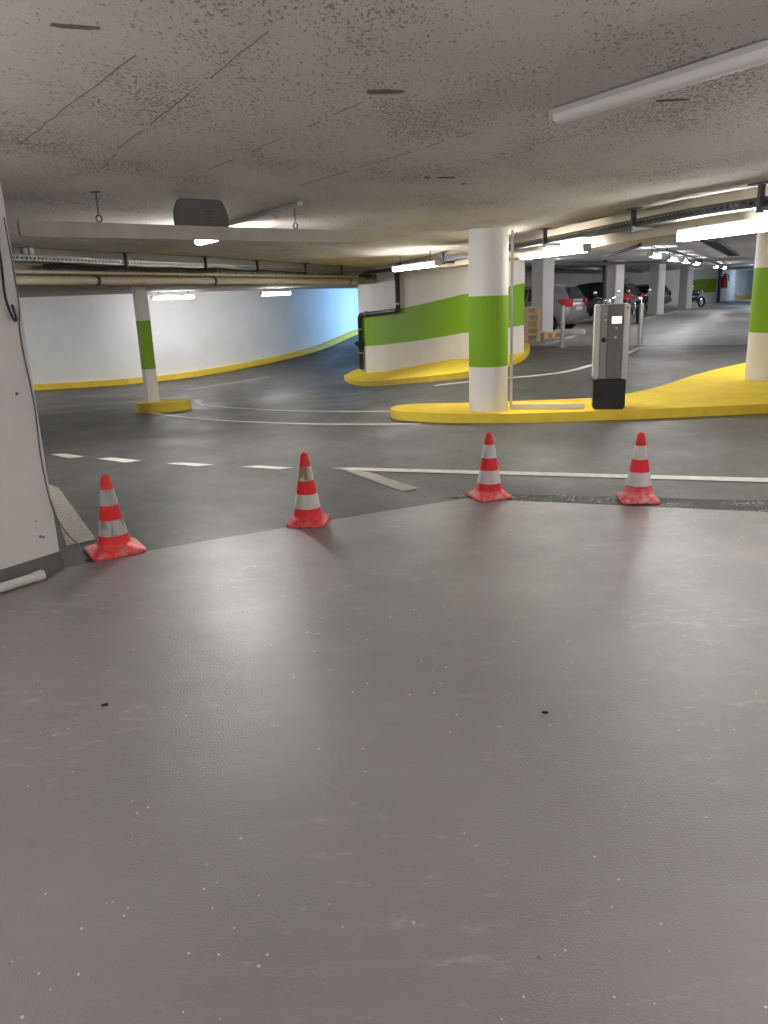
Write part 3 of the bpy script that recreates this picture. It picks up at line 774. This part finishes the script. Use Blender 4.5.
# pier: cables and loose pipe
P = [onpier(.02,2.1), onpier(.012,1.66), onpier(.035,1.45), onpier(.018,1.05), onpier(.028,.74), onpier(.014,.46), c0+Vector((.02,.0,.33)), c0+Vector((.07,.01,.22)), c0+Vector((.12,.02,.15)), c0+Vector((.115,-.005,.11))]
k = MB(); k.tube(cr([tuple(p) for p in P], 6), .004, 6)
tag(k.build('hanging_cable', M['skirt']), 'thin grey cable hanging down the corner of the left wall', 'cable')
P = [onpier(.086,2.05,.012), onpier(.084,1.86,.012), onpier(.094,1.70,.014), onpier(.086,1.60,.02), onpier(.066,1.545,.022), onpier(.054,1.55,.02), onpier(.056,1.60,.014), onpier(.060,1.63,.010)]
k = MB(); k.tube(cr([tuple(p) for p in P], 6), .007, 8)
tag(k.build('cable_loop', M['blackp']), 'short black cable looped on the upper left wall', 'cable')
t = empty('loose_pipe', (-2.155,4.345,.036))
pa, pb = Vector((.06,.10,0)), Vector((-.85,-1.02,0))
k = MB(); k.tube([pb, pa-(pa-pb).normalized()*.05], .029, 16); k.build('pipe_barrel', M['pvc'], t)
dd = (pa-pb).normalized(); k = MB(); k.tube([pa-dd*.06, pa-dd*.01, pa], [.034,.034,.031], 16); k.build('pipe_collar', M['pvc'], t)
tag(t, 'white plastic pipe lying on the floor against the left wall', 'pipe')

# ------------------------------------------------------------------ traffic cones
def conemat(name, wear, faded=False):
    m = mat(name, (.70,.02,.025), .5); k = NT(m); v = k.mapping()
    n = k.noise(v, 22, 5, .65)
    z = k.N('SeparateXYZ'); k.L(k.tc.outputs['Object'], z.inputs[0])
    low = k.math('MULTIPLY', k.ramp(z.outputs[2], [(.03, 1.0), (.16 if faded else .08, 0.0)]), k.ramp(n, [(.40, 0.0), (.60, 1.0)]))
    col = k.mix(k.math('MULTIPLY', low, wear), (.86,.022,.03), (.70,.40,.39))
    k.L(col, k.b.inputs['Base Color']); k.L(k.bump(k.noise(v, 60, 3), .1, .004), k.b.inputs['Normal']); return m
def bandmat(name, c1, c2, lo, hi):
    m = mat(name, c1, .45); k = NT(m)
    n = k.noise(k.mapping((1,1,.35)), 18, 5, .6)
    k.L(k.ramp(n, [(lo, c2), (hi, c1)]), k.b.inputs['Base Color']); return m
H = .525
def cone_rings(rot):
    R = []; n = 48
    def ring(r, z, sq):
        out = []
        for i in range(n):
            q = 2*PI*i/n; c_, s_ = abs(math.cos(q)), abs(math.sin(q))
            e = 2+8*sq; rr = r*(1-sq) + sq*r/((c_**e+s_**e)**(1/e))
            out.append(Vector((rr*math.cos(q), rr*math.sin(q), z)))
        return out
    return ring
def cone(x, y, rz, label, m, bm1, bm2, bs=.87):
    t = empty('traffic_cone', (x, y, .006), rz)
    ring = cone_rings(0)
    k = MB()
    k.rings([ring(.162*bs,0,1), ring(.166*bs,.006,1), ring(.163*bs,.020,1), ring(.153*bs,.028,.9), ring(.124,.042,.45), ring(.111,.060,.15)])
    k.build('base', m, t, angle=50)
    def rad(z): return .104 + (.025-.104)*((z-.06)/(H-.06))
    k = MB(); prof = [ring(.116,.045,.25), ring(.108,.062,.05)]
    for i in range(1, 13): z = .07+(H-.09)*i/12; prof.append(ring(rad(z), z, 0))
    prof += [ring(.0225, H-.007, 0), ring(.016, H, 0), ring(.012, H-.004, 0), ring(.010, H-.05, 0)]
    k.rings(prof); k.build('body', m, t, angle=60)
    for (f0, f1, bmx) in ((.62,.82,bm1), (.235,.435,bm2)):
        z0, z1 = f0*H, f1*H; k = MB()
        k.rings([ring(rad(z0), z0, 0), ring(rad(z0)+.002, z0+.001, 0), ring(rad(z1)+.002, z1-.001, 0), ring(rad(z1), z1, 0)], caps=False)
        b_ = k.build('reflective_band', bmx, t, angle=60)
        if bmx is BND['brown']: b_['label'] = 'brown stained band with its white film torn away'
        if bmx is BND['scratched']: b_['label'] = 'grey scratched lower band'
    return tag(t, label, 'traffic cone', 'traffic cones closing the grey floor')
CM = [conemat('cone_red_worn', .5), conemat('cone_red_clean', .35), conemat('cone_red_rubbed', .75), conemat('cone_red_faded', .95, True)]
BND = {'grey': bandmat('band_grey', (.44,.43,.42), (.33,.325,.32), .3, .6), 'scratched': bandmat('band_scratched', (.46,.45,.44), (.17,.16,.155), .36, .52),
       'white': bandmat('band_white', (.68,.65,.64), (.58,.55,.54), .3, .6), 'brown': bandmat('band_brown', (.60,.55,.50), (.33,.22,.13), .49, .56), 'white2': bandmat('band_white_marked', (.66,.63,.61), (.45,.42,.40), .26, .36)}
cone(-1.83,4.97,.55, 'red traffic cone with dull grey scratched bands beside the left wall', CM[0], BND['grey'], BND['scratched'], 1.06)
cone(-.56,5.47,-.12, 'red traffic cone with a torn brown upper band on the floor edge', CM[1], BND['brown'], BND['white2'])
cone(.855,6.02,.30, 'red and white traffic cone at the left end of the dark drain', CM[2], BND['white'], BND['white'])
cone(1.975,5.76,-.10, 'red and white traffic cone with faded pinkish base, in front of the ticket machine', CM[3], BND['white'], BND['white'])

# ------------------------------------------------------------------ ticket machine
t = empty('ticket_machine', (2.91,9.80,.122), -.21)
Wd, Dp = .41, .30
k = MB(); k.box((0,0,.19), (Wd-.02, Dp, .38)); k.build('plinth', M['blackp'], t, smooth=False, bevel=.02)
k = MB(); k.box((0,.01,.83), (Wd-.04, Dp-.02, .90)); k.build('cabinet', M['tmid'], t, smooth=False, bevel=.006)
def prof_(x0, x1, name, m, y=-.155, dz=0):
    k = MB(); k.box(((x0+x1)/2, y+.02, .83), (x1-x0, .05, .90+dz)); return k.build(name, m, t, smooth=False, bevel=.008)
fx = lambda f: -Wd/2+Wd*f
for a_, b_ in ((0,.15),(.83,1.0)):
    k = MB(); k.box((fx((a_+b_)/2), 0, .83), (Wd*(b_-a_), Dp+.03, .905)); k.build('side_profile', M['alu'], t, smooth=False, bevel=.012)
p1_ = prof_(fx(.15), fx(.37), 'button_panel', M['tmid'])
p2_ = prof_(fx(.37), fx(.83), 'screen_panel', M['tdark'], -.158)
def disc(x, z, r, m, name, par, th=.012, y=-.166):
    k = MB(); k.lathe([(r,0),(r,th*.8),(r*.85,th)], 20, (fx(x), y, z), 'Y'); k.build(name, m, par)
disc(.27,.86,.032,M['blackp'],'push_button',p1_); disc(.29,1.165,.012,M['alu'],'indicator',p1_,.006); disc(.30,1.095,.012,M['alu'],'indicator',p1_,.006)
disc(.62,1.0,.011,M['alu'],'key_hole',p2_,.006,-.182); disc(.60,.885,.018,M['alu'],'card_reader',p2_,.006,-.182)
disc(.92,1.235,.010,M['blackp'],'lock',p2_,.006,-.165)
k = MB(); k.box((fx(.62), -.184, 1.095), (.128,.008,.098)); s_ = k.build('screen_border', M['screenred'], p2_, smooth=False, bevel=.004)
k = MB(); k.box((fx(.62), -.189, 1.095), (.112,.006,.080)); k.build('screen', M['screen'], p2_, smooth=False)
k = MB()
for j in range(9): k.box((fx(.70), -.1845, 0.70-.031*j), (.018 if j % 3 else .012, .003, .017))
k.build('lettering', M['tmid'], p2_, smooth=False)
tag(t, 'grey parking ticket machine with black foot and lit screen on the yellow island', 'ticket machine')

# bollards
for (x, y, lab) in ((4.57,19.42,'steel bollard in front of the wooden pallet'), (6.33,18.90,'steel bollard right of the ticket machine')):
    t = empty('bollard', (x, y, .222)); k = MB(); k.lathe([(.055,0),(.055,.95),(.050,.985),(.02,1.0)], 24); k.build('post', M['steelpost'], t)
    k = MB(); k.lathe([(.10,0),(.10,.012),(.06,.016)], 24); k.build('base_plate', M['steelpost'], t); tag(t, lab, 'bollard')

# pallets
def pallet(loc, rz, label, upright):
    t = empty('wooden_pallet', loc, rz)
    T = Matrix.Rotation(PI/2-.06, 3, 'X') if upright else Matrix.Identity(3)
    up = Vector((0,-.0,.0))
    def bx(name, c, s):
        k = MB(); k.box(T @ Vector(c), s, M=T); k.build(name, M['wood'], t, smooth=False, bevel=.004)
    for i in range(5): bx('top_board', (0, .06+.27*i, .166), (.80,.13,.026))
    for x in (-.34,0,.34): bx('stringer', (x, .6, .140), (.10,1.2,.025))
    for x in (-.34,0,.34):
        for y in (.06,.6,1.14): bx('block', (x, y, .0765), (.12,.12,.101))
    for y in (.06,.6,1.14): bx('bottom_board', (0, y, .013), (.80,.12,.025))
    return tag(t, label, 'pallet')
for i in range(5):
    pallet((4.11+.01*(i % 2), 21.75+.012*((i*2) % 3), .23+.182*i), .0, 'wooden pallet of the stack by the striped wall, ' + ['lowest','second from the floor','middle one','second from the top','topmost'][i], False)
pallet((5.15,22.95,.23), .6, 'single wooden pallet lying flat before the white square pillar', False)
k = MB(); k.bar((5.55,24.6,.32), (6.35,24.1,.32), .16, .18)
tag(k.build('wheel_stop', M['white'], smooth=False, bevel=.03), 'low white concrete block on the floor behind the first bollard', 'wheel stop')

# ------------------------------------------------------------------ cars (rear at x=0, nose at +x)
def car(loc, ang, paint, label, L=4.05, Wc=1.74, Hc=1.48, roofdark=False):
    t = empty('car', loc, ang); hw = Wc/2
    def sec(x, zb, zt, w, crown=.03):
        pts = [(0,zb),(w*.80,zb),(w*.97,zb+.10),(w,zb+.28),(w*.995,zt-.22),(w*.965,zt-.06),(w*.90,zt),(w*.5,zt+crown),(0,zt+crown*1.2)]
        full = pts + [(-y, z) for y, z in pts[-2:0:-1]]
        return [Vector((x, y, z)) for y, z in full]
    S = [(0.0,.42,.80,.74),(.03,.34,.90,.80),(.10,.26,.97,.845),(.30,.22,1.0,.865),(.9,.20,.99,.87),(1.8,.20,.96,.87),(2.7,.20,.94,.87),(3.15,.20,.90,.865),(3.6,.22,.80,.84),(3.88,.26,.70,.79),(4.0,.34,.62,.71),(4.05,.42,.56,.62)]
    k = MB(); k.rings([sec(x*L/4.05, zb, zt*Hc/1.48, w*Wc/1.74) for x, zb, zt, w in S]); body = k.build('body', paint, t, angle=180)
    sb = body.modifiers.new('round', 'SUBSURF'); sb.levels = sb.render_levels = 1
    # greenhouse: sections along length between belt and roof
    G = [(.06,.97,.98,.70),(.14,.95,1.14,.72),(.28,.95,1.36,.70),(.46,.95,1.45,.68),(.9,.95,1.48,.66),(1.6,.94,1.475,.655),(2.1,.93,1.42,.66),(2.6,.92,1.18,.70),(3.05,.90,.93,.72)]
    R = []
    for x, zb, zt, wr in G:
        zt *= Hc/1.48; zb *= Hc/1.48; x *= L/4.05; wb = hw*.955; wt = wb - (wb-wr*.86*Wc/1.74)*min(1, max(0, (zt-zb)/(.5)))
        pts = [(wb,zb),(wb*.6+wt*.4,zb+(zt-zb)*.5),(wt,zt-.05 if zt-zb > .1 else zt),(wt*.88,zt),(wt*.4,zt+.012),(0,zt+.015)]
        R.append([Vector((x, y, z)) for y, z in pts+[(-y, z) for y, z in pts[-2::-1]]])
    k = MB(); k.rings(R); k.build('roof', M['blackcar'] if roofdark else paint, t, angle=50)
    sc = L/4.05; hz = Hc/1.48
    # glazing: panels slightly proud of the greenhouse sides
    for sg in (1, -1):
        for (xa, xb, xc, xd) in ((.62,1.48,1.48,.80),(1.56,2.55,2.12,1.56)):
            k = MB(); y0, y1 = hw*.955, hw*.955-.185
            lo, hi = 1.0*hz, 1.36*hz
            yl = y0-.03; yh = y1+.035
            k.add([(xa*sc, sg*(yl+.012), lo),(xb*sc, sg*(yl+.012), lo*.985),(xc*sc, sg*(yh+.012), hi),(xd*sc, sg*(yh+.012), hi),
                   (xa*sc, sg*(yl-.03), lo),(xb*sc, sg*(yl-.03), lo*.985),(xc*sc, sg*(yh-.03), hi),(xd*sc, sg*(yh-.03), hi)],
                  [(0,1,2,3),(4,5,6,7),(0,1,5,4),(1,2,6,5),(2,3,7,6),(3,0,4,7)])
            k.build('side_window', M['glass'], t, smooth=False)
        k = MB(); k.ball((2.45*sc, sg*(hw+.09), 1.0*hz), .1, 10, (.6,1,.7)); k.build('door_mirror', paint, t)
        # wrap round tail lamp
        k = MB()
        R2 = []
        ws = Wc/1.74
        for zz, xe, yi in ((.78,.10,.62),(.84,.20,.56),(.93,.32,.52),(1.0,.40,.54),(1.03,.30,.60)):
            zz *= hz
            R2.append([Vector(p) for p in ((-.015,sg*yi*ws,zz),(-.008,sg*.74*ws,zz),(.05,sg*.815*ws,zz),(.12,sg*.86*ws,zz),(xe+.02,sg*.882*ws,zz),(xe+.02,sg*.80*ws,zz),(.12,sg*.78*ws,zz),(.06,sg*yi*ws,zz))])
        k.rings(R2); k.build('tail_lamp', M['tail'], t, angle=40)
        for xx in (.72*sc, 3.25*sc):
            k = MB(); k.lathe([(.20,-.10),(.30,-.10),(.315,-.07),(.315,.07),(.30,.10),(.20,.10)], 28, (xx, sg*(hw-.09), .315), 'Y'); w_ = k.build('wheel', M['tyre'], t)
            k = MB(); k.lathe([(.03,.112),(.19,.10),(.205,.108),(.205,.08)], 24, (xx, sg*(hw-.09), .315), 'Y') if sg < 0 else k.lathe([(.03,-.112),(.19,-.10),(.205,-.108),(.205,-.08)], 24, (xx, sg*(hw-.09), .315), 'Y')
            k.build('hub', M['alloy'], w_)
    # rear window, following the hatch slope
    k = MB()
    q0, q1 = (.062*sc, 1.02*hz), (.305*sc, 1.385*hz); wb, wt = hw*.74, hw*.60
    k.add([(q0[0]-.02,-wb,q0[1]),(q0[0]-.02,wb,q0[1]),(q1[0]-.035,wt,q1[1]),(q1[0]-.035,-wt,q1[1]),(q0[0]+.04,-wb,q0[1]),(q0[0]+.04,wb,q0[1]),(q1[0]+.03,wt,q1[1]),(q1[0]+.03,-wt,q1[1])],
          [(0,1,2,3),(4,5,6,7),(0,1,5,4),(1,2,6,5),(2,3,7,6),(3,0,4,7)]); k.build('rear_window', M['glass'], t, smooth=False)
    k = MB(); k.box((.0,0,.50), (.16,Wc*.90,.24)); k.build('bumper', paint, t, smooth=True, bevel=.06)
    k = MB(); k.box((-.005,0,.76), (.03,.52,.11)); k.build('number_plate', M['plate'], t, smooth=False)
    return tag(t, label, 'car')
hd = math.atan2(.58, -.81)
car((6.72,26.32,.225), hd, M['silver'], 'silver hatchback parked behind the first square pillar, tail outwards', Hc=1.53)
car((10.72,32.75,.225), hd-.02, M['blackcar'], 'black car with red tail lamps parked behind the ticket machine', L=4.5, Hc=1.60)
car((17.75,48.6,.225), hd-.08, M['greycar'], 'small grey car parked between the two farthest square pillars', Hc=1.46)

# motorcycles
def motorcycle(loc, ang):
    t = empty('motorcycle', loc, ang)
    for x in (-.65,.65):
        k = MB(); k.tube([(x+.27*math.cos(q), 0, .31+.27*math.sin(q)) for q in [2*PI*j/28 for j in range(29)]], .055, 8, caps=False); w_ = k.build('wheel', M['tyre'], t)
        k = MB(); k.lathe([(.03,-.04),(.07,-.03),(.2,-.012),(.22,.0),(.2,.012),(.07,.03),(.03,.04)], 20, (x,0,.31), 'Y'); k.build('rim', M['chrome'], w_)
    k = MB(); k.tube([(-.65,.09,.31),(-.1,.1,.45),(.3,.06,.75)], .025, 8); k.tube([(-.65,-.09,.31),(-.1,-.1,.45),(.3,-.06,.75)], .025, 8); k.box((0,0,.45), (.45,.24,.34)); k.build('engine_frame', M['blackp'], t, bevel=.03)
    k = MB(); k.ball((.15,0,.84), .2, 14, (1.5,.75,.75)); k.build('fuel_tank', M['blackcar'], t)
    k = MB(); k.tube([(-.75,0,.90),(-.5,0,.82),(-.15,0,.80)], [.07,.12,.11], 12); k.build('seat', M['blackrub'], t)
    for s in (.1,-.1):
        k = MB(); k.tube([(.65,s,.31),(.42,s,.95)], .022, 8); k.build('fork', M['chrome'], t)
    k = MB(); k.tube(cr([(.25,.40,1.02),(.36,.25,1.05),(.42,0,.98),(.36,-.25,1.05),(.25,-.40,1.02)], 4), .014, 8); h_ = k.build('handlebar', M['chrome'], t)
    for s in (1,-1):
        k = MB(); k.tube([(.33,s*.28,1.04),(.30,s*.36,1.2)], .008, 6); k.ball((.30,s*.38,1.22), .065, 10, (.4,1.1,.8)); k.build('mirror', M['chrome'], h_)
    k = MB(); k.ball((.52,0,.92), .1, 12); k.build('headlamp', M['chrome'], t)
    k = MB(); k.tube([(.0,-.16,.35),(-.4,-.18,.34),(-.8,-.18,.42)], [.03,.04,.05], 10); k.build('exhaust', M['chrome'], t)
    return t
mc = motorcycle((7.62,26.6,.226), 1.29+PI+.25)
tag(mc, 'black motorcycle with chrome mirrors, its top showing above the ticket machine', 'motorcycle')
m2 = copy_tree(mc); m2.location = (10.1,30.6,.226); m2.rotation_euler.z = 1.25+PI
tag(m2, 'motorcycle with bright chrome front standing behind the second bollard', 'motorcycle')
m3 = copy_tree(mc); m3.location = (19.3,48.2,.226); m3.rotation_euler.z = .5
tag(m3, 'small far motorcycle standing by the wall with the broad green band', 'motorcycle')

# deck clutter
pipe('vertical_pipe', [(8.75,30.55,.226),(8.75,30.55,2.6)], .085, 'blackp', 'black vertical pipe beside the square grey-white pillar')
pipe('vertical_pipe', [(25.6,59.45,.226),(25.6,59.45,2.6)], .12, 'blackp', 'black vertical pipe at the corner right of the broad green band')
pipe('overhead_pipe', [(5.80,17.55,2.57),(5.80,17.7,2.46),(6.15,20.0,2.46),(6.55,22.9,2.46)], .04, 'blackp', 'black pipe bending down from the deck ceiling above the black car', .12)
pipe('overhead_pipe', [(4.3,29.6,2.42),(8.6,33.4,2.42),(15.6,47.0,2.42)], .07, 'darksteel', 'dark pipe under the ceiling above the parked cars', .4)
pipe('overhead_pipe', [(7.6,21.0,2.49),(12.6,31.0,2.49),(18.6,42.6,2.49)], .03, 'darksteel', 'thin dark rail carrying the hanging lamps', .2)
pipe('overhead_pipe', [(5.9,27.3,2.40),(11.6,28.5,2.40)], .05, 'darksteel', 'dark pipe crossing under the ceiling of the aisle', .2)
k = MB()
for s in (-.18,.18): k.bar((7.7+s,18.6,2.56), (13.2+s,29.6,2.56), .03, .06)
for i in range(26):
    f_ = (i+.5)/26; k.box((7.7+5.5*f_, 18.6+11*f_, 2.54), (.36,.05,.02), -.45)
tag(k.build('ladder_tray', M['darksteel'], smooth=False), 'dark ladder cable tray under the pale ceiling of the aisle', 'cable tray')
# fence of bars behind the black car
t = empty('bar_fence', (11.3,37.5,.226), math.atan2(.88,.47)); 
k = MB(); k.bar((-2.4,0,1.75), (2.6,0,1.75), .05, .05); k.bar((-2.4,0,.2), (2.6,0,.2), .05, .05); k.build('rail', M['galv'], t, smooth=False)
for i in range(22):
    k = MB(); k.bar((-2.35+i*.23,0,.0), (-2.35+i*.23,0,1.75), .035, .035, up=(0,1,0)); k.build('bar', M['galv'], t, smooth=False)
tag(t, 'grey fence of upright bars behind the black car', 'fence')
# extinguisher
t = empty('fire_extinguisher', (26.25,60.15,1.22)); k = MB(); k.lathe([(.10,0),(.22,.02),(.22,.75),(.16,.90),(.06,.96)], 20); k.build('cylinder', M['red'], t)
k = MB(); k.box((0,-.05,1.02), (.16,.2,.1)); k.tube(cr([(.05,-.05,1.0),(.26,-.1,.9),(.28,-.1,.5)], 4), .03, 8); k.build('valve_hose', M['blackp'], t)
k = MB(); k.box((0,.3,.6), (.3,.3,.2)); k.build('wall_bracket', M['darksteel'], t, smooth=False)
tag(t, 'red fire extinguisher hung on the wall at the far end', 'fire extinguisher')

# litter on the grey floor: countless tiny flakes
k = MB()
for i in range(420):
    y = .55+5.0*random.random()**1.0; x = random.uniform(-1.9, 2.4)*(y/4.5+.25)
    if y > 5.2 or x < -2.0+.0*y or (x < -1.5 and y > 3.6): continue
    r = random.uniform(.0016,.0042)*(1.8 if random.random() < .06 else 1); an = random.random()*6
    k.prism([(x+r*random.uniform(.6,1.4)*math.cos(an+j*1.26), y+r*random.uniform(.6,1.4)*math.sin(an+j*1.26)) for j in range(5)], .006, .0085)
tag(k.build('paint_flakes', M['flake'], smooth=False), 'tiny pale flakes scattered over the grey floor', 'flakes', kind='stuff')
def litter(x, y, s, rz, label):
    k = MB(); pts = []
    for j in range(9):
        q = 2*PI*j/9; r = s*random.uniform(.6,1.1); px, py = r*math.cos(q), r*.45*math.sin(q)
        pts.append((x+px*math.cos(rz)-py*math.sin(rz), y+px*math.sin(rz)+py*math.cos(rz)))
    k.prism(pts, .006, .013); o = k.build('leaf_scrap', M['leafm'], smooth=False)
    return tag(o, label, 'scrap')
litter(-1.19,2.87,.016,.3, 'dark scrap lying on the grey floor left of the shiny patch')
litter(.60,2.68,.012,-.2, 'dark scrap on the grey floor right of centre')
litter(-1.93,4.78,.035,.1, 'dark clump lying beside the left wall corner by the nearest cone')

# ------------------------------------------------------------------ daylight from the ramp mouth
ld = bpy.data.lights.new('daylight', 'AREA'); ld.shape = 'RECTANGLE'; ld.size = 5.0; ld.size_y = 1.5; ld.energy = 170; ld.spread = math.radians(115); ld.color = (.30,.58,1.0)
lo = bpy.data.objects.new('daylight', ld); C.objects.link(lo); lo.location = (2.6,28.3,1.25)
lo.rotation_euler = Vector((-1,.0,-.08)).to_track_quat('-Z', 'Y').to_euler()

w = bpy.data.worlds.new('world'); bpy.context.scene.world = w; w.use_nodes = True
w.node_tree.nodes['Background'].inputs[0].default_value = (.6,.7,.9,1); w.node_tree.nodes['Background'].inputs[1].default_value = .3

sc = bpy.context.scene
sc.view_settings.view_transform = 'Standard'; sc.view_settings.look = 'None'; sc.view_settings.gamma = 1.0
sc.view_settings.use_curve_mapping = False; sc.view_settings.exposure = 0.0
sc.cycles.use_denoising = True; sc.cycles.max_bounces = 10; sc.cycles.diffuse_bounces = 6
